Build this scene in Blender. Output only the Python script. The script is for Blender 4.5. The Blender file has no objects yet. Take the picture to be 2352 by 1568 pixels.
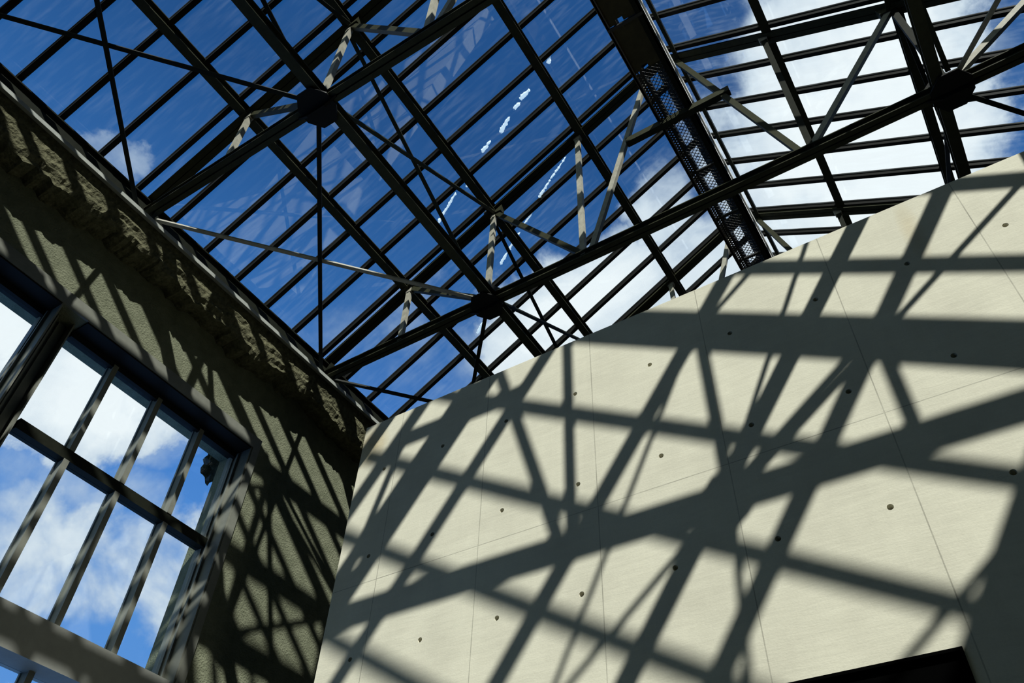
import bpy, bmesh, math, random
from mathutils import Vector, Matrix
random.seed(7)
S = bpy.context.scene
COL = S.collection
ZO = 1.6                                   # the eye is 1.6 m above the floor; heights below are given from the eye

# ---------------------------------------------------------------- camera
cam_d = bpy.data.cameras.new('camera'); cam = bpy.data.objects.new('camera', cam_d); COL.objects.link(cam)
R = Matrix(((0.8442938, 0.5349466, 0.0316239), (-0.3678693, 0.6214890, -0.6916817), (-0.3896667, 0.5723491, 0.7215098)))
right, down, fwd = R[0], R[1], R[2]
rm = Matrix((( right[0], -down[0], -fwd[0]), (right[1], -down[1], -fwd[1]), (right[2], -down[2], -fwd[2]))).to_4x4()
cam.matrix_world = Matrix.Translation((5.63846, -5.31662, ZO)) @ rm
cam_d.sensor_fit = 'HORIZONTAL'; cam_d.sensor_width = 36.0; cam_d.lens = 1882.2 * 36.0 / 2352.0
cam_d.clip_start = 0.02; cam_d.clip_end = 500
S.camera = cam
# ---------------------------------------------------------------- view
S.view_settings.view_transform = 'Standard'; S.view_settings.look = 'None'
S.view_settings.gamma = 1.0; S.view_settings.use_curve_mapping = False
S.view_settings.exposure = 0.0
S.cycles.transparent_max_bounces = 32
S.cycles.max_bounces = 8
# ---------------------------------------------------------------- sun
SUN_DIR = Vector((-0.9898, 1.0, -1.3844)).normalized()
sd = bpy.data.lights.new('sun', 'SUN'); sd.energy = 7.9; sd.angle = math.radians(0.55); sd.color = (1.0, 0.985, 0.93)
sun = bpy.data.objects.new('sun', sd); COL.objects.link(sun)
sun.rotation_euler = (-SUN_DIR).to_track_quat('Z', 'Y').to_euler(); sun.location = (15, -10, 25)
# ---------------------------------------------------------------- sky: deep blue with cumulus
W = bpy.data.worlds.new('sky'); S.world = W; W.use_nodes = True
nt = W.node_tree; nt.nodes.clear()
def N(t, **k):
    n = nt.nodes.new(t)
    for a, b in k.items(): setattr(n, a, b)
    return n
def mathn(op, a, b=None, c=None, clamp=False):
    n = N('ShaderNodeMath', operation=op, use_clamp=clamp)
    for i, v in enumerate((a, b, c)):
        if v is None: continue
        if hasattr(v, 'links'): nt.links.new(v, n.inputs[i])
        else: n.inputs[i].default_value = v
    return n.outputs[0]
tc = N('ShaderNodeTexCoord'); dirv = tc.outputs['Generated']
sep = N('ShaderNodeSeparateXYZ'); nt.links.new(dirv, sep.inputs[0])
CLOUDS = [((0.060,0.508,0.858),10,.62),((-0.019,0.555,0.832),9,.66),((0.092,0.598,0.796),8.0,.62),((-0.09,0.565,0.823),6,.42),
 ((-0.005,0.625,0.78),9,.6),((0.15,0.53,0.83),6,.22),((-0.165,0.566,0.812),4.4,.5),((-0.258,0.60,0.761),5.5,.5),((-0.321,0.59,0.742),6,.5),
 ((-0.365,0.586,0.724),6,.42),((-0.475,0.535,0.698),7,.26),((-0.15,0.618,0.772),6,.55),((-0.640,0.160,0.752),2.2,.24),((-0.608,0.108,0.786),2.4,.11),
 ((-0.754,0.181,0.632),6.5,.75),((-0.75,0.275,0.601),7,.66),((-0.802,0.319,0.505),6,.26),((-0.775,0.40,0.49),6,.28),((-0.729,0.327,0.601),5,.48),((-0.722,0.373,0.582),4,.28),
 ((-0.811,0.383,0.443),6.0,.44),((-0.826,0.344,0.447),6,.38),((-0.778,0.437,0.451),5.5,.46),((-0.748,0.49,0.449),5.5,.46),((-0.56,0.50,0.66),9,.2)]
wn = N('ShaderNodeTexNoise'); wn.inputs['Scale'].default_value = 7.5; wn.inputs['Detail'].default_value = 8; wn.inputs['Roughness'].default_value = .6; nt.links.new(dirv, wn.inputs['Vector'])
wa = N('ShaderNodeVectorMath', operation='SUBTRACT'); nt.links.new(wn.outputs['Color'], wa.inputs[0]); wa.inputs[1].default_value = (.5, .5, .5)
wm = N('ShaderNodeVectorMath', operation='SCALE'); nt.links.new(wa.outputs[0], wm.inputs[0]); wm.inputs['Scale'].default_value = .17
wd = N('ShaderNodeVectorMath', operation='ADD'); nt.links.new(dirv, wd.inputs[0]); nt.links.new(wm.outputs[0], wd.inputs[1])
wv = N('ShaderNodeVectorMath', operation='NORMALIZE'); nt.links.new(wd.outputs[0], wv.inputs[0])
acc = None
for d, r, w in CLOUDS:
    dv = Vector(d).normalized()
    dp = N('ShaderNodeVectorMath', operation='DOT_PRODUCT'); nt.links.new(wv.outputs[0], dp.inputs[0]); dp.inputs[1].default_value = dv
    mr = N('ShaderNodeMapRange', interpolation_type='SMOOTHSTEP'); nt.links.new(dp.outputs['Value'], mr.inputs[0])
    mr.inputs[1].default_value = math.cos(math.radians(r)); mr.inputs[2].default_value = math.cos(math.radians(r*.25))
    mr.inputs[3].default_value = 0; mr.inputs[4].default_value = w
    acc = mr.outputs[0] if acc is None else mathn('MAXIMUM', acc, mr.outputs[0])
# noise for the clouds and for the unseen fill cloud added below
n1 = N('ShaderNodeTexNoise'); n1.inputs['Scale'].default_value = 5.2; n1.inputs['Detail'].default_value = 9; n1.inputs['Roughness'].default_value = .56
n1.inputs['Distortion'].default_value = .35; nt.links.new(dirv, n1.inputs['Vector'])
n2 = N('ShaderNodeTexNoise'); n2.inputs['Scale'].default_value = 16; n2.inputs['Detail'].default_value = 6; nt.links.new(dirv, n2.inputs['Vector'])
nz = mathn('ADD', mathn('MULTIPLY', mathn('SUBTRACT', n1.outputs['Fac'], .5), 1.9), mathn('MULTIPLY', mathn('SUBTRACT', n2.outputs['Fac'], .5), .5))
amp = mathn('MULTIPLY', acc, 2.2, clamp=True)
dens = mathn('ADD', mathn('MULTIPLY', acc, 1.55), mathn('MULTIPLY', nz, amp))
cl = N('ShaderNodeMapRange', interpolation_type='SMOOTHSTEP'); nt.links.new(dens, cl.inputs[0])
cl.inputs[1].default_value = .20; cl.inputs[2].default_value = .68; cl.inputs[3].default_value = 0; cl.inputs[4].default_value = 1
ramp = N('ShaderNodeValToRGB'); nt.links.new(sep.outputs['Z'], ramp.inputs[0])
e = ramp.color_ramp.elements
e[0].position = 0.0; e[0].color = (.16, .36, .80, 1)
e[1].position = .86; e[1].color = (.013, .085, .28, 1)
m = e.new(.45); m.color = (.10, .31, .76, 1)
m = e.new(.60); m.color = (.062, .23, .66, 1)
m = e.new(.72); m.color = (.032, .155, .46, 1)
cc = N('ShaderNodeValToRGB'); nt.links.new(dens, cc.inputs[0])
cc.color_ramp.elements[0].position = .3; cc.color_ramp.elements[0].color = (.46, .60, .76, 1)
cc.color_ramp.elements[1].position = 1.0; cc.color_ramp.elements[1].color = (1.0, 1.07, 1.10, 1)
mix = N('ShaderNodeMixRGB'); nt.links.new(cl.outputs[0], mix.inputs[0]); nt.links.new(ramp.outputs[0], mix.inputs[1]); nt.links.new(cc.outputs[0], mix.inputs[2])
fill_bank = None  # grey-green cloud added out of view behind the viewer to fill the shadows
for d, r in (((.15, -.78, .6), 48), ((-.5, -.8, .35), 40)):
    dv = Vector(d).normalized()
    dp = N('ShaderNodeVectorMath', operation='DOT_PRODUCT'); nt.links.new(dirv, dp.inputs[0]); dp.inputs[1].default_value = dv
    mr = N('ShaderNodeMapRange', interpolation_type='SMOOTHSTEP'); nt.links.new(dp.outputs['Value'], mr.inputs[0])
    mr.inputs[1].default_value = math.cos(math.radians(r)); mr.inputs[2].default_value = math.cos(math.radians(r*.5)); mr.inputs[3].default_value = 0; mr.inputs[4].default_value = 1
    fill_bank = mr.outputs[0] if fill_bank is None else mathn('MAXIMUM', fill_bank, mr.outputs[0])
bk = N('ShaderNodeMapRange', interpolation_type='SMOOTHSTEP'); nt.links.new(mathn('ADD', fill_bank, mathn('MULTIPLY', nz, .5)), bk.inputs[0]); bk.inputs[1].default_value = .2; bk.inputs[2].default_value = .8
mix2 = N('ShaderNodeMixRGB'); nt.links.new(mathn('MULTIPLY', bk.outputs[0], fill_bank), mix2.inputs[0]); nt.links.new(mix.outputs[0], mix2.inputs[1]); mix2.inputs[2].default_value = (.40, .48, .37, 1); mix = mix2
# unseen sky on the sun's side, darkened to hold back fill on the left wall
dv = Vector((.93, -.25, .30)).normalized()
dp = N('ShaderNodeVectorMath', operation='DOT_PRODUCT'); nt.links.new(dirv, dp.inputs[0]); dp.inputs[1].default_value = dv
mr = N('ShaderNodeMapRange', interpolation_type='SMOOTHSTEP'); nt.links.new(dp.outputs['Value'], mr.inputs[0])
mr.inputs[1].default_value = math.cos(math.radians(56)); mr.inputs[2].default_value = math.cos(math.radians(38)); mr.inputs[3].default_value = 0; mr.inputs[4].default_value = 1
mix3 = N('ShaderNodeMixRGB'); nt.links.new(mr.outputs[0], mix3.inputs[0]); nt.links.new(mix.outputs[0], mix3.inputs[1]); mix3.inputs[2].default_value = (.015, .03, .045, 1); mix = mix3
bg = N('ShaderNodeBackground'); nt.links.new(mix.outputs[0], bg.inputs[0]); bg.inputs[1].default_value = 1.0
out = N('ShaderNodeOutputWorld'); nt.links.new(bg.outputs[0], out.inputs[0])

# ---------------------------------------------------------------- materials
def mat(name, col, rough=.6, metal=0., noise=0., nscale=8., bump=0., bscale=30., spec=.3, col2=None, stretch=(1,1,1)):
    m = bpy.data.materials.new(name); m.use_nodes = True; t = m.node_tree; b = t.nodes['Principled BSDF']
    b.inputs['Base Color'].default_value = (*col, 1); b.inputs['Roughness'].default_value = rough; b.inputs['Metallic'].default_value = metal
    b.inputs['Specular IOR Level'].default_value = spec
    g = t.nodes.new('ShaderNodeNewGeometry'); mp = t.nodes.new('ShaderNodeMapping'); t.links.new(g.outputs['Position'], mp.inputs[0]); mp.inputs['Scale'].default_value = stretch
    if noise > 0 or col2:
        n = t.nodes.new('ShaderNodeTexNoise'); n.inputs['Scale'].default_value = nscale; n.inputs['Detail'].default_value = 8; n.inputs['Roughness'].default_value = .65
        t.links.new(mp.outputs[0], n.inputs['Vector'])
        r = t.nodes.new('ShaderNodeValToRGB'); t.links.new(n.outputs['Fac'], r.inputs[0])
        c2 = col2 or tuple(c*(1-noise) for c in col)
        r.color_ramp.elements[0].position = .3; r.color_ramp.elements[0].color = (*c2, 1)
        r.color_ramp.elements[1].position = .7; r.color_ramp.elements[1].color = (*col, 1)
        t.links.new(r.outputs[0], b.inputs['Base Color'])
    if bump > 0:
        n = t.nodes.new('ShaderNodeTexNoise'); n.inputs['Scale'].default_value = bscale; n.inputs['Detail'].default_value = 6
        t.links.new(mp.outputs[0], n.inputs['Vector'])
        bp = t.nodes.new('ShaderNodeBump'); bp.inputs['Strength'].default_value = bump; bp.inputs['Distance'].default_value = .02
        t.links.new(n.outputs['Fac'], bp.inputs['Height']); t.links.new(bp.outputs[0], b.inputs['Normal'])
    return m
M = {}
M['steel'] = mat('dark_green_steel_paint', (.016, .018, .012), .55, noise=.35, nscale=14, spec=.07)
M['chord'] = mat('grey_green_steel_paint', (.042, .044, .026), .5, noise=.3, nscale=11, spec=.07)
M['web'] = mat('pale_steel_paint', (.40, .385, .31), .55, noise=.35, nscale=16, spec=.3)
M['bar'] = mat('black_glazing_bar_paint', (.012, .012, .011), .5, spec=.07)
M['alu'] = mat('pale_aluminium', (.78, .79, .77), .5, noise=.12, nscale=20, spec=.5)
M['strip_w'] = mat('pale_window_paint', (.34, .345, .31), .6, noise=.15, nscale=7)
M['plaster'] = mat('rough_lime_plaster', (.20, .21, .14), .9, col2=(.13, .14, .09), nscale=7, bump=.7, bscale=48, spec=.1)
M['rubble'] = mat('broken_masonry', (.17, .165, .10), .95, col2=(.06, .06, .035), nscale=16, bump=1.6, bscale=22, spec=.05)
M['frame'] = mat('grey_window_paint', (.20, .205, .17), .5, noise=.2, nscale=9, spec=.3)
M['grate'] = mat('galvanised_black', (.03, .03, .03), .45, metal=.3, spec=.3)
M['ply'] = mat('brown_board', (.075, .06, .025), .8, noise=.4, nscale=6)
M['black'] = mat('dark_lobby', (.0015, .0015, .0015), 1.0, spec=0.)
M['floor'] = mat('dark_floor', (.035, .035, .03), .7, noise=.3, nscale=2)
M['endwall'] = mat('dim_render', (.05, .05, .04), .9, noise=.3, nscale=3)
M['gasket'] = mat('thin_seal_strip', (.42, .30, .22), .6)

def concrete_mat():
    m = bpy.data.materials.new('fair_faced_concrete'); m.use_nodes = True; t = m.node_tree; b = t.nodes['Principled BSDF']
    b.inputs['Roughness'].default_value = .75; b.inputs['Specular IOR Level'].default_value = .2
    g = t.nodes.new('ShaderNodeNewGeometry'); P = g.outputs['Position']
    sp = t.nodes.new('ShaderNodeSeparateXYZ'); t.links.new(P, sp.inputs[0])
    def noise(scale, stretch=(1,1,1), det=8, rough=.6):
        mp = t.nodes.new('ShaderNodeMapping'); t.links.new(P, mp.inputs[0]); mp.inputs['Scale'].default_value = stretch
        n = t.nodes.new('ShaderNodeTexNoise'); n.inputs['Scale'].default_value = scale; n.inputs['Detail'].default_value = det; n.inputs['Roughness'].default_value = rough
        t.links.new(mp.outputs[0], n.inputs['Vector']); return n.outputs['Fac']
    def mth(op, a, b_=None, clamp=False):
        n = t.nodes.new('ShaderNodeMath'); n.operation = op; n.use_clamp = clamp
        for i, v in enumerate((a, b_)):
            if v is None: continue
            if hasattr(v, 'links'): t.links.new(v, n.inputs[i])
            else: n.inputs[i].default_value = v
        return n.outputs[0]
    r = t.nodes.new('ShaderNodeValToRGB'); t.links.new(noise(1.6, (1,1,1)), r.inputs[0])
    r.color_ramp.elements[0].position = .28; r.color_ramp.elements[0].color = (.52, .50, .395, 1)
    r.color_ramp.elements[1].position = .72; r.color_ramp.elements[1].color = (.64, .62, .49, 1)
    # sloping pour streaks and fine grain
    st = noise(4.0, (.55, 1, 4.5), 7, .7); fine = noise(60, (1,1,1), 4); runs = noise(3.0, (5, 1, .35), 5)
    v = mth('ADD', mth('MULTIPLY', mth('SUBTRACT', st, .5), .20), mth('MULTIPLY', mth('SUBTRACT', fine, .5), .16))
    v = mth('ADD', v, mth('MULTIPLY', mth('SUBTRACT', runs, .5), .08))
    v = mth('ADD', v, 1.0)
    # joints of the formwork panels
    jt = None
    for x in (.545, 1.745, 2.993, 4.18, 5.408, 6.583, 7.78, 8.98):
        d = mth('ABSOLUTE', mth('SUBTRACT', sp.outputs['X'], x)); l = mth('LESS_THAN', d, .0045); jt = l if jt is None else mth('MAXIMUM', jt, l)
    for z in (4.132 + ZO, 1.73 + ZO):
        d = mth('ABSOLUTE', mth('SUBTRACT', sp.outputs['Z'], z)); jt = mth('MAXIMUM', jt, mth('LESS_THAN', d, .004))
    jf = mth('MULTIPLY', jt, mth('ADD', mth('MULTIPLY', noise(2.2, (1,1,1), 3), 1.1), .0, True))
    v = mth('MULTIPLY', v, mth('SUBTRACT', 1.0, mth('MULTIPLY', jf, .62)))
    mx = t.nodes.new('ShaderNodeVectorMath'); mx.operation = 'SCALE'; t.links.new(r.outputs[0], mx.inputs[0]); t.links.new(v, mx.inputs['Scale'])
    # warm rust stains at the broken corner and beside a joint
    mixn = t.nodes.new('ShaderNodeMixRGB'); mixn.blend_type = 'MULTIPLY'; t.links.new(mx.outputs[0], mixn.inputs[1]); mixn.inputs[2].default_value = (.80, .66, .44, 1)
    def spot(x, z, rx, rz):
        a = mth('DIVIDE', mth('SUBTRACT', sp.outputs['X'], x), rx); c = mth('DIVIDE', mth('SUBTRACT', sp.outputs['Z'], z + ZO), rz)
        q = mth('ADD', mth('MULTIPLY', a, a), mth('MULTIPLY', c, c)); return mth('SUBTRACT', 1.0, q, True)
    s = mth('MAXIMUM', spot(.12, 5.95, .28, .32), mth('MULTIPLY', spot(6.15, 5.9, .10, .45), .5))
    s = mth('MULTIPLY', s, mth('ADD', noise(6), .15, True)); t.links.new(s, mixn.inputs[0])
    t.links.new(mixn.outputs[0], b.inputs['Base Color'])
    bp = t.nodes.new('ShaderNodeBump'); bp.inputs['Strength'].default_value = .25; bp.inputs['Distance'].default_value = .01
    t.links.new(mth('ADD', mth('MULTIPLY', fine, .4), st), bp.inputs['Height']); t.links.new(bp.outputs[0], b.inputs['Normal'])
    return m
M['concrete'] = concrete_mat()

GLINTS = [((0.777,-0.19),(1.145,-0.34),.022),((1.046,1.024),(1.481,0.844),.020),((1.569,0.801),(1.778,0.734),.018),((1.987,0.614),(2.204,0.531),.024),
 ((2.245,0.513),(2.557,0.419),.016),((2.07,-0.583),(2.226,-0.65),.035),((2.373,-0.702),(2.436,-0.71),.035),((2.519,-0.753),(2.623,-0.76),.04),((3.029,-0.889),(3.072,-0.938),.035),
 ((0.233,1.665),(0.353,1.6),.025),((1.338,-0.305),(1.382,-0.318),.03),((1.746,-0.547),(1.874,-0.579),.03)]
def glass_mat(name, dirt, tint=(.965, .98, .982), glints=()):
    m = bpy.data.materials.new(name); m.use_nodes = True; t = m.node_tree; t.nodes.clear()
    o = t.nodes.new('ShaderNodeOutputMaterial')
    tr = t.nodes.new('ShaderNodeBsdfTransparent'); tr.inputs[0].default_value = (*tint, 1)
    gl = t.nodes.new('ShaderNodeBsdfGlossy'); gl.inputs['Roughness'].default_value = .015; gl.inputs[0].default_value = (.9, .95, 1, 1)
    g0 = t.nodes.new('ShaderNodeNewGeometry'); dt = t.nodes.new('ShaderNodeVectorMath'); dt.operation = 'DOT_PRODUCT'
    t.links.new(g0.outputs['Incoming'], dt.inputs[0]); t.links.new(g0.outputs['Normal'], dt.inputs[1])
    def mm(op, a, b):
        n = t.nodes.new('ShaderNodeMath'); n.operation = op
        for i_, v_ in enumerate((a, b)):
            if hasattr(v_, 'links'): t.links.new(v_, n.inputs[i_])
            elif v_ is not None: n.inputs[i_].default_value = v_
        return n.outputs[0]
    fre = mm('ADD', mm('MULTIPLY', mm('POWER', mm('SUBTRACT', 1.0, mm('ABSOLUTE', dt.outputs['Value'], None)), 5.0), .55), .05)
    ms = t.nodes.new('ShaderNodeMixShader'); t.links.new(fre, ms.inputs[0]); t.links.new(tr.outputs[0], ms.inputs[1]); t.links.new(gl.outputs[0], ms.inputs[2])
    # dust and water streaks on the pane
    df = t.nodes.new('ShaderNodeBsdfTranslucent'); df.inputs[0].default_value = (.70, .80, .84, 1)
    g = t.nodes.new('ShaderNodeNewGeometry')
    def noise(scale, stretch, rot=(0,0,0)):
        mp = t.nodes.new('ShaderNodeMapping'); t.links.new(g.outputs['Position'], mp.inputs[0]); mp.inputs['Scale'].default_value = stretch; mp.inputs['Rotation'].default_value = rot
        n = t.nodes.new('ShaderNodeTexNoise'); n.inputs['Scale'].default_value = scale; n.inputs['Detail'].default_value = 5; t.links.new(mp.outputs[0], n.inputs['Vector']); return n.outputs['Fac']
    r1 = t.nodes.new('ShaderNodeMapRange'); t.links.new(noise(3.0, (.9, 6, .9), (0, 0, .25)), r1.inputs[0]); r1.inputs[1].default_value = .45; r1.inputs[2].default_value = .75; r1.inputs[3].default_value = 0; r1.inputs[4].default_value = 1
    r2 = t.nodes.new('ShaderNodeMapRange'); t.links.new(noise(1.3, (1, 1, 1)), r2.inputs[0]); r2.inputs[1].default_value = .4; r2.inputs[2].default_value = .7; r2.inputs[3].default_value = .15; r2.inputs[4].default_value = 1
    mu = t.nodes.new('ShaderNodeMath'); mu.operation = 'MULTIPLY'; t.links.new(r1.outputs[0], mu.inputs[0]); t.links.new(r2.outputs[0], mu.inputs[1])
    m2 = t.nodes.new('ShaderNodeMath'); m2.operation = 'MULTIPLY_ADD'; t.links.new(mu.outputs[0], m2.inputs[0]); m2.inputs[1].default_value = dirt; m2.inputs[2].default_value = dirt * .12
    fac = m2.outputs[0]
    if glints:                                            # sun glints painted as short white streaks on the pane
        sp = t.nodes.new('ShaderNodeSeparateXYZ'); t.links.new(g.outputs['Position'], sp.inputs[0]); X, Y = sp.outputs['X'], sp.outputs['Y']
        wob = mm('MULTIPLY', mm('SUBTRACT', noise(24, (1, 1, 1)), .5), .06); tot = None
        for (ax, ay), (bx, by_), rad in glints:
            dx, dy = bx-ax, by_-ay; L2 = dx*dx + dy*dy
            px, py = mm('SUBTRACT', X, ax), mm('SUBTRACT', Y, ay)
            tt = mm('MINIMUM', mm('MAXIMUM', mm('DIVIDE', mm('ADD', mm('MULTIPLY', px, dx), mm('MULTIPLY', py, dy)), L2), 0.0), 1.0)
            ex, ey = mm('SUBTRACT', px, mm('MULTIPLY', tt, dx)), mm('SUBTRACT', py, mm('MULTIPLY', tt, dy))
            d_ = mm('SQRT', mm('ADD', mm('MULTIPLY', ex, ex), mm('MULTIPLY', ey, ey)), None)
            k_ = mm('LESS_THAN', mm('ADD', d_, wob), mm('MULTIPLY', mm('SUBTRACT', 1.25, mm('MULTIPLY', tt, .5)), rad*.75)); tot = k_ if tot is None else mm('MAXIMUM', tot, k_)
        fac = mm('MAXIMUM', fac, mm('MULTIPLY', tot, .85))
    ms2 = t.nodes.new('ShaderNodeMixShader'); t.links.new(fac, ms2.inputs[0]); t.links.new(ms.outputs[0], ms2.inputs[1]); t.links.new(df.outputs[0], ms2.inputs[2])
    t.links.new(ms2.outputs[0], o.inputs[0]); return m
M['glass'] = glass_mat('dusty_roof_glass', .045)
M['glass_marked'] = glass_mat('roof_glass_with_water_marks', .045, glints=GLINTS)
M['wglass'] = glass_mat('window_glass', .012)

# ---------------------------------------------------------------- mesh helpers
def V(p): return Vector((p[0], p[1], p[2] + ZO))
def ob(name, bm, m, parent=None):
    me = bpy.data.meshes.new(name); bmesh.ops.recalc_face_normals(bm, faces=bm.faces); bm.to_mesh(me); bm.free()
    me.materials.append(m); o = bpy.data.objects.new(name, me); COL.objects.link(o)
    if parent: o.parent = parent; o.matrix_parent_inverse = Matrix.Identity(4)
    return o
def tag(o, label, cat, group=None, kind=None):
    if label: o['label'] = label
    if cat: o['category'] = cat
    if group: o['group'] = group
    if kind: o['kind'] = kind
    return o
def empty(name, loc):
    o = bpy.data.objects.new(name, None); COL.objects.link(o); o.location = loc; o.empty_display_size = .2; return o
def box(bm, a, b, off=(0,0,0)):
    x0, x1 = sorted((a[0], b[0])); y0, y1 = sorted((a[1], b[1])); z0, z1 = sorted((a[2], b[2]))
    vs = [bm.verts.new((x-off[0], y-off[1], z-off[2])) for x in (x0, x1) for y in (y0, y1) for z in (z0, z1)]
    for f in ((0,1,3,2),(4,6,7,5),(0,4,5,1),(2,3,7,6),(0,2,6,4),(1,5,7,3)): bm.faces.new([vs[i] for i in f])
def member(bm, A, B, rects, up=(0,0,1)):
    """extrude a section (rectangles u0,u1,v0,v1) from A to B; u is sideways, v is towards 'up'"""
    A, B = Vector(A), Vector(B); d = (B - A).normalized(); up = Vector(up)
    if abs(d.dot(up)) > .97: up = Vector((0, 1, 0)) if abs(d.y) < .9 else Vector((1, 0, 0))
    u = d.cross(up).normalized(); v = u.cross(d).normalized()
    for u0, u1, v0, v1 in rects:
        vs = [bm.verts.new(P + u*a + v*c) for P in (A, B) for a, c in ((u0, v0), (u1, v0), (u1, v1), (u0, v1))]
        for f in ((0,1,2,3),(4,7,6,5),(0,4,5,1),(1,5,6,2),(2,6,7,3),(3,7,4,0)): bm.faces.new([vs[i] for i in f])
def plate(bm, pts, n, th):
    n = Vector(n).normalized() * (th/2)
    a = [bm.verts.new(Vector(p) - n) for p in pts]; b = [bm.verts.new(Vector(p) + n) for p in pts]
    bm.faces.new(a); bm.faces.new(b[::-1]); k = len(pts)
    for i in range(k): bm.faces.new((a[i], a[(i+1) % k], b[(i+1) % k], b[i]))
I_SEC = [(-.058,.058,-.07,-.056), (-.058,.058,.056,.07), (-.022,.022,-.056,.056)]
CHORD = [(-.066,-.008,-.06,-.047), (.008,.066,-.06,-.047), (-.024,-.008,-.047,.06), (.008,.024,-.047,.06), (-.008,.008,-.03,.055), (-.066,-.024,.047,.06), (.024,.066,.047,.06)]
TOPC = [(-.082,-.006,-.055,-.042), (.006,.082,-.055,-.042), (-.05,.05,-.042,.045)]
ANGLE = [(-.028,.028,-.028,-.019), (-.028,-.019,-.019,.028)]
WEB = [(-.036,.036,-.028,-.014), (-.036,-.022,-.014,.028), (.022,.036,-.014,.028)]
ROD = [(-.026,.026,-.006,.006), (-.006,.006,.006,.040)]
BAR = [(-.029,.029,-.050,.012), (-.042,.042,.018,.034)]

# ---------------------------------------------------------------- roof geometry
XE, AP, ZB = -1.4037, 1.41878, 7.968       # eave node, panel length, bottom chord level
XR = XE + 4*AP                             # ridge
GZ0, GS = 8.350, .6115                     # glass plane at the eave and its slope
def gz(x): return GZ0 + GS*(x - XE) if x <= XR else GZ0 + GS*(2*XR - x - XE)
def kx(k): return XE + k*AP
TY = [.2447 + 3.239*k for k in (1, 0, -1, -2, -3)]
Y0, YB = -4.8533, .55296
def by(i): return Y0 + i*YB
YN, YF = -13.0, 5.0                        # back and far ends of the hall
XRW = XE + 8*AP                            # right eave

# ---------------------------------------------------------------- setting
bm = bmesh.new(); box(bm, (-2.2, -13.3, -ZO-.25), (10.6, 5.3, -ZO)); 
def lift(bm):
    for v in bm.verts: v.co.z += ZO
lift(bm); tag(ob('floor', bm, M['floor']), None, None, kind='structure')

# concrete partition with tie holes and a doorway
WT, ZW = .28, 6.29
hx = [.385, 1.185, 1.992, 2.805, 3.619, 4.427, 5.221, 6.001, 6.766, 7.55, 8.34, 9.13]
hz = [5.532, 4.435, 3.357, 2.27, 1.17, .08, -1.0]
DX0, DX1, DZ = 3.0, 5.335, 2.331
bm = bmesh.new()
XC1 = 9.95
xc = [-.02] + [(hx[i]+hx[i+1])/2 for i in range(len(hx)-1)] + [XC1]
zc = [ZW] + [(hz[i]+hz[i+1])/2 for i in range(len(hz)-1)] + [-ZO]
def holecell(x0, x1, z0, z1, cx, cz, r=.0235, depth=.12, n=16):
    ring = []; outer = []
    for j in range(n):
        a = 2*math.pi*(j+.5)/n; c, s = math.cos(a), math.sin(a)
        ring.append(bm.verts.new((cx + r*c, 0, cz + r*s)))
        tx = ((x1-cx) if c > 0 else (x0-cx))/c if abs(c) > 1e-9 else 1e9
        tz = ((z1-cz) if s > 0 else (z0-cz))/s if abs(s) > 1e-9 else 1e9
        tt = min(tx, tz); outer.append((cx + tt*c, cz + tt*s))
    ov = [bm.verts.new((p[0], 0, p[1])) for p in outer]
    for j in range(n):
        k = (j+1) % n; q = [ov[j], ov[k], ring[k], ring[j]]
        a, b = outer[j], outer[k]
        if abs(a[0]-b[0]) > 1e-6 and abs(a[1]-b[1]) > 1e-6:      # corner of the cell
            cxn = a[0] if (abs(a[0]-x0) < 1e-6 or abs(a[0]-x1) < 1e-6) else b[0]
            czn = a[1] if (abs(a[1]-z0) < 1e-6 or abs(a[1]-z1) < 1e-6) else b[1]
            q = [ov[j], bm.verts.new((cxn, 0, czn)), ov[k], ring[k], ring[j]]
        bm.faces.new(q)
    back = [bm.verts.new((v.co.x*.0 + cx + (v.co.x-cx)*.85, depth, cz + (v.co.z-cz)*.85)) for v in ring]
    for j in range(n):
        k = (j+1) % n; bm.faces.new((ring[j], ring[k], back[k], back[j]))
    bm.faces.new(back)
for i in range(len(hx)):
    for j in range(len(hz)):
        x0, x1, z1, z0 = xc[i], xc[i+1], zc[j], zc[j+1]
        if x1 > DX0 and x0 < DX1 and z0 < DZ:
            # cell meets the doorway: keep what lies outside it
            def q(a, b, c, d):
                if b - a > 1e-4 and d - c > 1e-4: bm.faces.new([bm.verts.new(p) for p in ((a,0,c),(b,0,c),(b,0,d),(a,0,d))])
            if z1 > DZ: q(x0, x1, DZ, z1)
            zt_ = min(z1, DZ)
            if x0 < DX0: q(x0, DX0, z0, zt_)
            if x1 > DX1: q(DX1, x1, z0, zt_)
            continue
        holecell(x0, x1, z0, z1, hx[i], hz[j])
def quad(*p): bm.faces.new([bm.verts.new(v) for v in p])
quad((-.02,0,ZW),(XC1,0,ZW),(XC1,WT,ZW),(-.02,WT,ZW)); quad((-.02,0,-ZO),(-.02,0,ZW),(-.02,WT,ZW),(-.02,WT,-ZO))
quad((XC1,0,-ZO),(XC1,0,ZW),(XC1,WT,ZW),(XC1,WT,-ZO))
quad((-.02,WT,-ZO),(DX0,WT,-ZO),(DX0,WT,ZW),(-.02,WT,ZW)); quad((DX1,WT,-ZO),(XC1,WT,-ZO),(XC1,WT,ZW),(DX1,WT,ZW)); quad((DX0,WT,DZ),(DX1,WT,DZ),(DX1,WT,ZW),(DX0,WT,ZW))
quad((DX0,0,-ZO),(DX0,0,DZ),(DX0,WT,DZ),(DX0,WT,-ZO)); quad((DX1,0,-ZO),(DX1,0,DZ),(DX1,WT,DZ),(DX1,WT,-ZO)); quad((DX0,0,DZ),(DX1,0,DZ),(DX1,WT,DZ),(DX0,WT,DZ))
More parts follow.
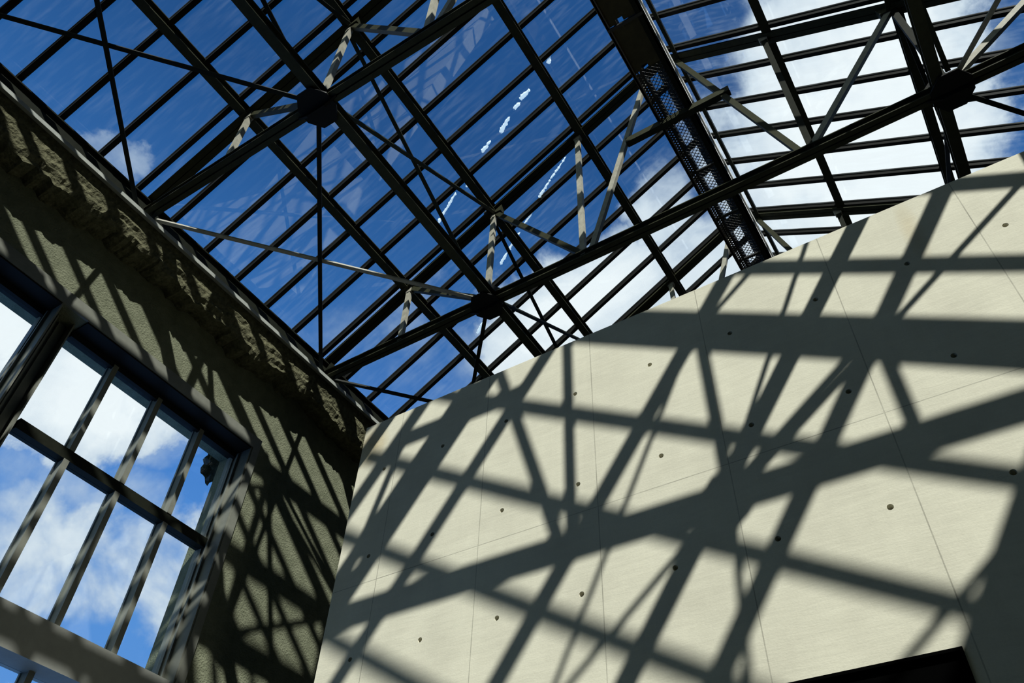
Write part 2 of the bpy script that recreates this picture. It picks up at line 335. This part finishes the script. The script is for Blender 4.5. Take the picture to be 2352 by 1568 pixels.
bmesh.ops.remove_doubles(bm, verts=bm.verts, dist=1e-5); lift(bm)
tag(ob('wall_far', bm, M['concrete']), None, None, kind='structure')
# doorway; black lining and backing stand in for the unlit lobby
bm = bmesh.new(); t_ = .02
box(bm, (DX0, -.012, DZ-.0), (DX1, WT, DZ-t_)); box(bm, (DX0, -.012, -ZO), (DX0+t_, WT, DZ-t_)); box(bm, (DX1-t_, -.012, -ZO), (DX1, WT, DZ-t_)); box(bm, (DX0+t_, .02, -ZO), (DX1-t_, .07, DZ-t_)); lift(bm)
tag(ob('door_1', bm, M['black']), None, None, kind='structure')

# left masonry wall with the window opening
WX = -1.4
OY0, OY1, OZ0, OZ1 = -8.1, -.50, -.4, 6.20
bm = bmesh.new()
for a, b in (((WX-.55, YN, -ZO), (WX, OY0, 7.6)), ((WX-.55, OY1, -ZO), (WX, YF+.3, 7.6)), ((WX-.55, OY0, OZ1), (WX, OY1, 7.6)), ((WX-.55, OY0, -ZO), (WX, OY1, OZ0))): box(bm, a, b)
lift(bm); tag(ob('wall_left', bm, M['plaster']), None, None, kind='structure')
# projecting broken masonry course with ragged lower edge
bm = bmesh.new()
PX = WX + .33
rnd = random.Random(3); ny = 620; ys = [YN + (YF+.25-YN)*i/ny for i in range(ny+1)]
def fn(y, seed):
    s = 0; 
    for k, (f, am) in enumerate(((.9, 1), (2.3, .6), (5.1, .4), (11.3, .3), (26., .18))): s += am*math.sin(f*y*2.1 + seed*(k+1)*1.7 + 2*math.sin(f*.6*y+k))
    return s
nzr = 9
grid = []
zfr = [None]*nzr
for y in ys:
    zl = 7.20 + .05*fn(y, 1.3); colv = []
    colv.append((WX-.02, y, zl + .03*fn(y, 4.)))                       # soffit at the wall
    colv.append((WX+.14 + .02*fn(y, 2.2), y, zl + .02*fn(y*1.7, 5.)))
    for j in range(nzr):
        tt = j/(nzr-1); rough = (1-tt)**.7
        colv.append((PX + .012*rough*fn(y*2.3 + 1.1*j, 7.+j*.4) - .05*(1-tt)**3, y, zl + (7.62-zl)*tt))
    colv.append((WX-.4, y, 7.62)); colv.append((WX-.4, y, 7.56))
    grid.append([bm.verts.new(p) for p in colv])
for i in range(ny):
    for j in range(len(grid[0])-1): bm.faces.new((grid[i][j], grid[i+1][j], grid[i+1][j+1], grid[i][j+1]))
    bm.faces.new((grid[i][-1], grid[i+1][-1], grid[i+1][0], grid[i][0]))
bm.faces.new(grid[0]); bm.faces.new(grid[-1][::-1]); lift(bm)
tag(ob('trim_1', bm, M['rubble']), None, None, kind='structure')
# metal wall plates (flashing steps) on top of the masonry
M['strip'] = mat('pale_flashing', (.40, .42, .38), .5, noise=.3, nscale=9)
bm = bmesh.new(); box(bm, (PX-.25, YN, 7.622), (PX+.080, YF+.2, 7.636)); box(bm, (PX+.074, YN, 7.582), (PX+.080, YF+.2, 7.622)); lift(bm)
tag(ob('trim_2', bm, M['strip']), None, None, kind='structure')
bm = bmesh.new(); box(bm, (WX-.1, YN, 7.64), (WX+.20, YF+.2, 7.80)); lift(bm)
tag(ob('trim_3', bm, M['steel']), None, None, kind='structure')
bm = bmesh.new(); box(bm, (WX+.02, YN, 7.802), (WX+.215, YF+.2, 7.815)); box(bm, (WX+.209, YN, 7.735), (WX+.215, YF+.2, 7.802)); lift(bm)
tag(ob('trim_5', bm, M['strip']), None, None, kind='structure')

# right wall and its parapet, back and end walls
bm = bmesh.new(); box(bm, (XRW, YN, -ZO), (XRW+.35, YF+.3, 8.0)); box(bm, (XRW+.14, YN, 8.0), (XRW+.35, YF+.3, 9.02)); lift(bm)
tag(ob('wall_right', bm, M['endwall']), None, None, kind='structure')
def gable(name, y0, y1):
    bm = bmesh.new()
    pts = [(XE-.5, y0, -ZO), (XRW+.3, y0, -ZO), (XRW+.3, y0, 8.2), (XR, y0, gz(XR)-.06), (XE-.5, y0, 8.1)]
    a = [bm.verts.new(p) for p in pts]; b = [bm.verts.new((p[0], y1, p[2])) for p in pts]
    bm.faces.new(a); bm.faces.new(b[::-1])
    for i in range(5): bm.faces.new((a[i], a[(i+1) % 5], b[(i+1) % 5], b[i]))
    lift(bm); tag(ob(name, bm, M['endwall']), None, None, kind='structure')
gable('wall_back', YN-.3, YN); gable('wall_end', YF+.05, YF+.3)

# ---------------------------------------------------------------- windows in the left wall
GX = -1.70
def window(name, y0, y1, mull, lowm, post):
    root = empty(name, (GX, (y0+y1)/2, OZ0 + ZO)); tag(root, None, None, kind='structure')
    off = root.location
    def part(n, bm, m, label=None, parent=None):
        lift(bm)
        for v in bm.verts: v.co -= off
        o = ob(n, bm, m, root)
        if label: o['label'] = label
        return o
    bm = bmesh.new(); box(bm, (GX-.06, y0, OZ1-.05), (GX+.04, y1, OZ1)); part('head_frame', bm, M['bar'])  # head blacked to stand in for the shade under it
    bm = bmesh.new()                                   # outer frame, stepped
    box(bm, (GX-.06, y0, OZ0), (GX+.05, y1, OZ0+.05))
    box(bm, (GX-.06, y1-.035, OZ0+.05), (GX+.05, y1, OZ1-.05)); box(bm, (GX+.05, y1-.018, OZ0), (WX+.015, y1, OZ1-.0))
    box(bm, (GX+.12, y1-.045, OZ0), (GX+.145, y1-.018, OZ1-.05))
    part('window_frame', bm, M['frame'])
    bm = bmesh.new(); box(bm, (GX+.05, y0, OZ1-.02), (WX+.015, y1-.018, OZ1)); box(bm, (GX+.04, y0, OZ1-.09), (GX+.09, y1-.035, OZ1-.02)); part('head_lining', bm, M['bar'], 'black head lining')  # shade of the soffit put into a black strip
    if post:
        bm = bmesh.new(); box(bm, (GX-.06, y0-.30, OZ0), (GX+.02, y0, OZ1)); box(bm, (GX+.02, y0-.23, OZ0), (GX+.12, y0-.215, OZ1)); box(bm, (GX+.02, y0-.06, OZ0), (GX+.16, y0-.045, OZ1)); box(bm, (GX+.02, y0-.16, OZ0), (GX+.05, y0-.08, OZ1))
        part('window_post', bm, M['frame'], 'wide grey steel post between the two windows')
    rows = [(OZ0+.05, 2.98), (3.33, 4.86), (4.975, OZ1-.05)]
    bm = bmesh.new(); box(bm, (GX-.06, y0, 2.98), (WX-.02, y1-.035, 3.135)); box(bm, (GX-.06, y0, 3.135), (WX-.02, y1-.035, 3.33)); part('transom', bm, M['strip_w'], 'deep pale grey box transom')
    bm = bmesh.new(); box(bm, (GX-.05, y0, 4.86), (GX+.09, y1-.02, 4.975)); part('transom', bm, M['steel'])
    for ri, (za, zb_) in enumerate(rows):
        ms = lowm if ri == 0 else mull
        for y in ms:
            bm = bmesh.new(); box(bm, (GX-.04, y-.022, za), (GX+.085, y+.022, zb_)); box(bm, (GX-.045, y-.036, za), (GX-.02, y+.036, zb_)); box(bm, (GX+.085, y-.030, za), (GX+.097, y+.030, zb_)); part('mullion', bm, M['frame'])
        ed = [y0] + [p for p in ms] + [y1-.035]
        for a, b in zip(ed[:-1], ed[1:]):
            bm = bmesh.new(); box(bm, (GX-.004, a+.001, za), (GX+.004, b-.001, zb_)); part('pane', bm, M['wglass'])
    return root
window('window_1', -2.90, OY1, [-2.33, -1.715, -1.085], [-1.74], True)
window('window_2', OY0, -3.20, [-7.45, -6.83, -6.2, -5.6, -5.0, -4.4, -3.8], [-6.8, -5.4, -4.1], False)
# steel lining on the wall face round the opening
bm = bmesh.new(); box(bm, (WX, OY0, OZ1), (WX+.03, OY1+.10, OZ1+.16)); box(bm, (WX, OY1, OZ0), (WX+.03, OY1+.10, OZ1)); lift(bm)
tag(ob('trim_4', bm, M['frame']), None, None, kind='structure')
# stone lump and creeper stub outside the right edge of the window
bm = bmesh.new()
bmesh.ops.create_icosphere(bm, subdivisions=3, radius=1.0)
for v in bm.verts:
    n_ = .75 + .18*math.sin(9*v.co.x+3*v.co.z) + .16*math.sin(13*v.co.z+5*v.co.y)
    v.co = Vector((-2.08 + .06*v.co.x*n_, -.50 + .16*v.co.y*n_, 6.22 + ZO + .33*v.co.z*n_))
tag(ob('trim_6', bm, M['rubble']), None, None, kind='structure')

# ---------------------------------------------------------------- roof trusses
def zn(k): return gz(kx(k)) - .085
def make_truss(y):
    root = empty('roof_truss', (XR, y, ZB + ZO)); off = Vector((XR, 0, ZB))
    def L(p): return Vector(p) - off
    def part(n, bm, m, label=None):
        o = ob(n, bm, m, root)
        if label: o['label'] = label
        return o
    P = lambda k, z: L((kx(k), 0, z))
    bm = bmesh.new(); member(bm, P(-.12, ZB), P(8.12, ZB), CHORD); part('bottom_chord', bm, M['chord'])
    for a, b in ((-.02, 4), (4, 8.02)):
        bm = bmesh.new(); member(bm, L((kx(a), 0, gz(kx(a))-.085)), L((kx(b), 0, gz(kx(b))-.085)), TOPC); part('top_chord', bm, M['chord'])
    for k in (1, 2, 3, 5, 6, 7):
        bm = bmesh.new(); member(bm, P(k, ZB+.03), P(k, zn(k)-.03), WEB, up=(0,1,0)); part('vertical_strut', bm, M['web' if k < 4 else 'steel'], 'pale upright strut' if k < 4 else 'dark upright strut')  # shade on the right-hand struts put into a darker colour
    for s in (1, -1):
        K = lambda k: 4 + s*(k-4)
        for (ka, za), (kb, zb_) in (((1, 'T'), (2, 'B')), ((2, 'T'), (3, 'B')), ((3.08, 'B'), (3.83, 'T'))):
            A = L((kx(K(ka)), 0, zn(K(ka))-.04 if za == 'T' else ZB+.05)); B = L((kx(K(kb)), 0, zn(K(kb))-.12 if zb_ == 'T' else ZB+.05))
            bm = bmesh.new(); member(bm, A, B, WEB, up=(0,1,0)); part('diagonal_strut', bm, M['chord' if (s == 1 and ka in (1, 2)) or (s == -1 and ka == 3.08) else 'web'])  # diagonals seen in shade painted dark, sunlit ones pale
    bm = bmesh.new(); member(bm, L((3.60, 0, 10.0)), L((5.08, 0, 10.0)), [(-.045,.045,-.055,-.04), (-.045,-.03,-.04,.055), (.03,.045,-.04,.055)]); part('walkway_bearer', bm, M['chord'])
    for k in (0, 8):
        bm = bmesh.new(); member(bm, P(k, ZB), P(k, zn(k)), WEB, up=(0,1,0)); plate(bm, [P(k, ZB)+Vector((dx, 0, dz)) for dx, dz in ((-.18,-.12),(.26,-.12),(.30,.06),(.1,.30),(-.18,.30))], (0,1,0), .02); part('gusset_plate', bm, M['steel'])
    for k in (2, 6):
        c = P(k, ZB); bm = bmesh.new()
        plate(bm, [c+Vector(d) for d in ((-.26,0,-.08),(-.12,0,-.16),(.12,0,-.16),(.26,0,-.08),(.26,0,.08),(.12,0,.24),(-.12,0,.24),(-.26,0,.08))], (0,1,0), .024)
        plate(bm, [c+Vector(d) for d in ((-.20,-.08,-.075),(-.09,-.22,-.075),(.09,-.22,-.075),(.20,-.08,-.075),(.20,.08,-.075),(.09,.22,-.075),(-.09,.22,-.075),(-.20,.08,-.075))], (0,0,1), .02)
        part('gusset_plate', bm, M['bar'])
        c = L((kx(k), 0, zn(k))); bm = bmesh.new(); plate(bm, [c+Vector(d) for d in ((-.14,0,-.12),(.14,0,-.12),(.16,0,.04),(-.16,0,.04))], (0,1,0), .09); part('gusset_plate', bm, M['chord'])
    for k in (1, 3, 5, 7):
        c = P(k, ZB); bm = bmesh.new(); plate(bm, [c+Vector(d) for d in ((-.14,0,-.05),(.14,0,-.05),(.14,0,.10),(-.14,0,.10))], (0,1,0), .022); part('gusset_plate', bm, M['steel'])
        c = L((kx(k), 0, zn(k))); bm = bmesh.new(); plate(bm, [c+Vector(d) for d in ((-.05,0,-.14),(.05,0,-.14),(.06,0,-.03),(-.06,0,-.03))], (0,1,0), .07); part('gusset_plate', bm, M['web'], 'pale bolted cleat')
    return root
def copy_tree(o, parent=None):
    c = o.copy(); COL.objects.link(c)
    if parent: c.parent = parent
    for ch in o.children: copy_tree(ch, c)
    return c
TL = ['black steel roof truss beyond the concrete wall, only its top part showing',
      'dark steel roof truss with long bottom chord crossing just above the concrete wall',
      'dark steel roof truss across the upper left, nearest one in view']
t0 = make_truss(TY[0]); tag(t0, TL[0], 'roof truss', 'steel trusses of the glass roof')
for i, y in enumerate(TY[1:]):
    c = copy_tree(t0); c.location.y = y
    tag(c, TL[i+1] if i < 2 else 'steel roof truss overhead behind the viewer, out of the photo', 'roof truss', 'steel trusses of the glass roof' if i < 2 else 'trusses behind the viewer')

# ---------------------------------------------------------------- longitudinal members
def long(name, x, z, sec, m, label, cat, y0=YN, y1=YF):
    bm = bmesh.new(); member(bm, (0, y0, 0), (0, y1, 0), sec); o = ob(name, bm, m); o.location = (x, 0, z + ZO); return tag(o, label, cat)
def sx(x, z, zn_): return 5.638 - (5.638 - x)*zn_/z
for x, z, lab in ((-.08, 9.211, 'roof purlin nearest the left masonry wall, lowest on the left slope'), (1.375, 10.115, 'dark roof purlin halfway up the left slope'),
                  (2.88, 11.018, 'dark roof purlin on the left slope, next one left of the grating walkway'), (5.765, 11.018, 'dark roof purlin on the right slope, next one right of the grating walkway'),
                  (7.18, 10.115, 'dark roof purlin on the right slope against the white cloud, upper of the close pair'), (8.62, 9.211, 'roof purlin lowest on the right slope, nearest the right wall')):
    k = round((x - XE)/AP); z2 = zn(k); long('roof_purlin', sx(x, z, z2), z2, I_SEC, M['chord'], lab, 'purlin')
long('tie_beam', 1.525, ZB+.02, I_SEC, M['chord'], 'long dark beam through the truss bottom joints on the left side', 'beam')
long('tie_beam', 7.01, ZB+.02, I_SEC, M['chord'], 'long dark beam through the truss bottom joints on the right side', 'beam')
long('eave_beam', XE+.03, 8.10, [(-.07,.07,-.16,-.14), (-.07,.07,.10,.12), (-.03,.03,-.14,.10), (.07,.078,-.16,-.02)], M['steel'], 'black eave beam on top of the left masonry wall under the glass edge', 'beam')
long('eave_beam', XRW-.0, 8.12, [(-.07,.07,-.12,-.10), (-.07,.07,.10,.12), (-.03,.03,-.10,.10)], M['steel'], 'black eave beam on the right wall', 'beam')
long('ridge_beam', XR-.25, 11.53, [(-.03,.03,-.08,.08)], M['steel'], 'dark ridge beam on the left side above the grating walkway', 'beam')
long('ridge_beam', XR+.27, 11.56, [(-.026,.026,-.08,.08)], M['steel'], 'dark ridge beam along the right edge of the grating walkway', 'beam')
long('ridge_flashing', XR+.215, 11.30, [(-.004,.004,-.05,.05), (-.05,-.004,.04,.05)], M['alu'], 'pale sunlit metal strip beside the ridge, right of the grating walkway', 'flashing')  # added pale strip paints the sunlit side of the ridge beam
long('ridge_capping', XR, gz(XR)+.03, [(-.11,.11,-.01,.015)], M['bar'], 'black capping strip along the roof ridge', 'capping')

# ---------------------------------------------------------------- glazing bars and glass strips
IMIN, IMAX = -15, 17
ordn = ['first', 'second', 'third', 'fourth', 'fifth', 'sixth']
def bay(i):
    if 10 <= i <= 15: return 'just beyond the truss over the concrete wall', i-10
    if 4 <= i <= 9: return 'between the two fully visible trusses', i-4
    if -2 <= i <= 3: return 'before the upper left truss', i+2
    return None, 0
def slope_bar(side):
    bm = bmesh.new(); x0, x1 = (XE-.02, XR-.075) if side < 0 else (XR+.075, XRW+.02)
    member(bm, (x0, 0, gz(x0)), (x1, 0, gz(x1)), BAR); lift(bm); o = ob('glazing_bar', bm, M['bar'])
    bm = bmesh.new(); member(bm, (x0, 0, gz(x0)-.046), (x1, 0, gz(x1)-.046), [(-.004,.004,-.003,.003)]); lift(bm)
    s = ob('seal_strip', bm, M['gasket'], o); s['label'] = 'thin pale seal line under the bar'
    return o
def slope_glass(side):
    bm = bmesh.new(); x0, x1 = (XE-.06, XR-.01) if side < 0 else (XR+.01, XRW+.06)
    member(bm, (x0, YB/2, gz(x0)+.015), (x1, YB/2, gz(x1)+.015), [(-YB/2+.003, YB/2-.003, -.004, .004)]); lift(bm); return ob('roof_glass_strip', bm, M['glass'])
for side, sn in ((-1, 'left'), (1, 'right')):
    pb, pg = slope_bar(side), slope_glass(side); fb = fg = True
    for i in range(IMIN, IMAX+1):
        b = pb if fb else copy_tree(pb); g = pg if fg else pg.copy()
        if not fg: COL.objects.link(g)
        fb = fg = False
        b.location.y = by(i); g.location.y = by(i)
        w, k = bay(i)
        if w:
            tag(b, f'black {sn}-slope glazing bar, {ordn[k]} of six {w}', 'glazing bar', f'glazing bars of the {sn} roof slope')
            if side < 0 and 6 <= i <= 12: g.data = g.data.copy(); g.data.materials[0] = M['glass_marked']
            tag(g, f'clear {sn}-slope glass strip, {ordn[k]} of six {w}', 'roof glass', f'glass strips of the {sn} roof slope')
        elif i > 15:
            tag(b, f'black {sn}-slope glazing bar, {ordn[i-16]} one past the farthest truss', 'glazing bar', f'glazing bars of the {sn} roof slope')
            tag(g, f'clear {sn}-slope glass strip, {ordn[i-16]} one past the farthest truss', 'roof glass', f'glass strips of the {sn} roof slope')
        else:
            tag(b, f'black glazing bar of the {sn} slope overhead behind the viewer', 'glazing bar', f'{sn} glazing bars behind the viewer')
            tag(g, f'clear glass strip of the {sn} slope overhead behind the viewer', 'roof glass', f'{sn} glass strips behind the viewer')

# ---------------------------------------------------------------- cross bracing rods
def rod(A, B, label, m='chord', grp=None):
    mid = (Vector(A)+Vector(B))/2; bm = bmesh.new(); member(bm, Vector(A)-mid, Vector(B)-mid, ROD, up=(0,0,1)); o = ob('bracing_rod', bm, M[m]); o.location = mid + Vector((0,0,ZO)); tag(o, label, 'bracing', grp)
bays = [(TY[1], TY[0], 'beyond the truss over the concrete wall'), (TY[2], TY[1], 'between the two full trusses'), (TY[3], TY[2], 'before the upper left truss'), (TY[4], TY[3], None)]
for yn, yf, w in bays:
    for s, sn in ((1, 'left'), (-1, 'right')):
        K = lambda k: kx(4 + s*(k-4)); g = None if w else 'bracing rods behind the viewer'
        j = .13
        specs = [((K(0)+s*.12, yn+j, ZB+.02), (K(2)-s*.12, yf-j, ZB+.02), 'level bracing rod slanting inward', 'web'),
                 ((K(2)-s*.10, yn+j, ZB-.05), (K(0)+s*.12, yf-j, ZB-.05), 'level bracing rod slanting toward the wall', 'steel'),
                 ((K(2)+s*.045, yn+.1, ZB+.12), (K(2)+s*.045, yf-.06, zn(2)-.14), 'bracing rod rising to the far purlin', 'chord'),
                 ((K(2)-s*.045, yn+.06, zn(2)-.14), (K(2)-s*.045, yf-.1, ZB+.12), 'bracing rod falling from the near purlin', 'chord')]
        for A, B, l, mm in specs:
            rod(A, B, f'{l}, {sn} side, {w}' if w else f'bracing rod of the {sn} side overhead behind the viewer', mm if yn == TY[2] else 'steel', g)  # sunlit and shaded rods told apart by colour, bay by bay

# ---------------------------------------------------------------- walkway under the ridge
WZ = 10.06; wy0, wy1 = -13.0, 4.9; wx0, wx1 = 4.095, 4.585; YM = -.56
wr = empty('ridge_walkway', (wx0, YM, WZ + ZO)); wo = Vector((wx0, YM, WZ + ZO))
tag(wr, 'narrow black maintenance walkway of expanded metal grating hung under the roof ridge', 'walkway')
def wpart(n, bm, m, label=None, parent=None, flat=False):
    lift(bm)
    for v in bm.verts: v.co -= wo
    o = ob(n, bm, m, parent or wr)
    if label: o['label'] = label
    return o
bm = bmesh.new(); member(bm, (wx0+.012, wy0, WZ+.05), (wx0+.012, wy1, WZ+.05), [(-.012,.012,-.07,.03), (-.02,.03,-.07,-.06)]); wpart('side_rail', bm, mat('brown_grey_steel', (.11,.09,.065), .6, noise=.3), 'brown grey side rail')
bm = bmesh.new(); member(bm, (wx1-.03, wy0, WZ+.05), (wx1-.03, wy1, WZ+.05), [(-.012,.012,-.07,.10), (-.07,.03,-.07,-.055)]); wpart('side_rail', bm, M['steel'])
bm = bmesh.new(); box(bm, (wx1-.016, wy0, WZ+.035), (wx1-.008, wy1, WZ+.125)); box(bm, (wx1-.035, wy0, WZ+.155), (wx1+.012, wy1, WZ+.167)); wpart('edge_trim', bm, M['alu'], 'pale sunlit edge trim')  # added pale strips paint sunlight on the rail's outer face
# expanded metal panels, each with a frame at its end
def diamond(bm, x0, x1, y0, y1, z, px=.060, py=.030, w=.0105, th=.004):
    rows = int((y1-y0)/py); cols = int(round((x1-x0)/px)); px = (x1-x0)/cols
    for r in range(rows):
        ya = y0 + r*py
        for c in range(cols*2):
            xa = x0 + c*px/2; xb = xa + px/2
            up_ = (c + r) % 2 == 0
            yb0, yb1 = (ya, ya+py) if up_ else (ya+py, ya)
            d = w*1.15
            vs = [bm.verts.new(p) for p in ((xa, yb0-d/2, z), (xb, yb1-d/2, z), (xb, yb1+d/2, z), (xa, yb0+d/2, z))]
            vt = [bm.verts.new((v.co.x, v.co.y, z+th)) for v in vs]
            bm.faces.new(vs); bm.faces.new(vt[::-1])
            bm.faces.new((vs[0], vt[0], vt[1], vs[1])); bm.faces.new((vs[3], vs[2], vt[2], vt[3]))
gp = [YM, .32, 1.2, 2.1, 3.0, 3.9, 4.85]
for a, b in zip(gp[:-1], gp[1:]):
    bm = bmesh.new(); diamond(bm, wx0+.125, wx1-.10, a+.02, b-.02, WZ)
    g = wpart('grating_panel', bm, M['grate'])
    bm = bmesh.new(); box(bm, (wx0+.02, b-.02, WZ-.01), (wx1-.02, b+.02, WZ+.02)); box(bm, (wx1-.105, a, WZ-.01), (wx1-.04, b, WZ+.0)); wpart('cross_angle', bm, M['grate'])
    bm = bmesh.new(); yy = a+.02                              # perforated kick strip: three rails and rungs leave small square holes
    for x_a, x_b in ((.025, .045), (.058, .078), (.092, .125)): box(bm, (wx0+x_a, a, WZ-.002), (wx0+x_b, b, WZ+.002))
    while yy < b-.02: box(bm, (wx0+.045, yy, WZ-.0015), (wx0+.058, yy+.028, WZ+.0015)); box(bm, (wx0+.078, yy+.02, WZ-.0015), (wx0+.092, yy+.048, WZ+.0015)); yy += .042
    wpart('perforated_strip', bm, M['grate'])
# solid boards with slots over the near stretch
yy = YM
while yy > -8:
    bm = bmesh.new(); a, b = yy-.68, yy
    box(bm, (wx0+.03, a+.01, WZ), (wx1-.05, b-.06, WZ+.012)); box(bm, (wx0+.03, b-.06, WZ), (wx0+.14, b-.005, WZ+.012)); box(bm, (wx0+.23, b-.06, WZ), (wx1-.05, b-.005, WZ+.012))
    wpart('deck_board', bm, M['ply'], 'solid brown deck board with a slot')
    bm = bmesh.new(); box(bm, (wx0+.0, a-.02, WZ-.03), (wx1-.02, a+.02, WZ)); wpart('cross_angle', bm, M['grate'])
    yy -= .70
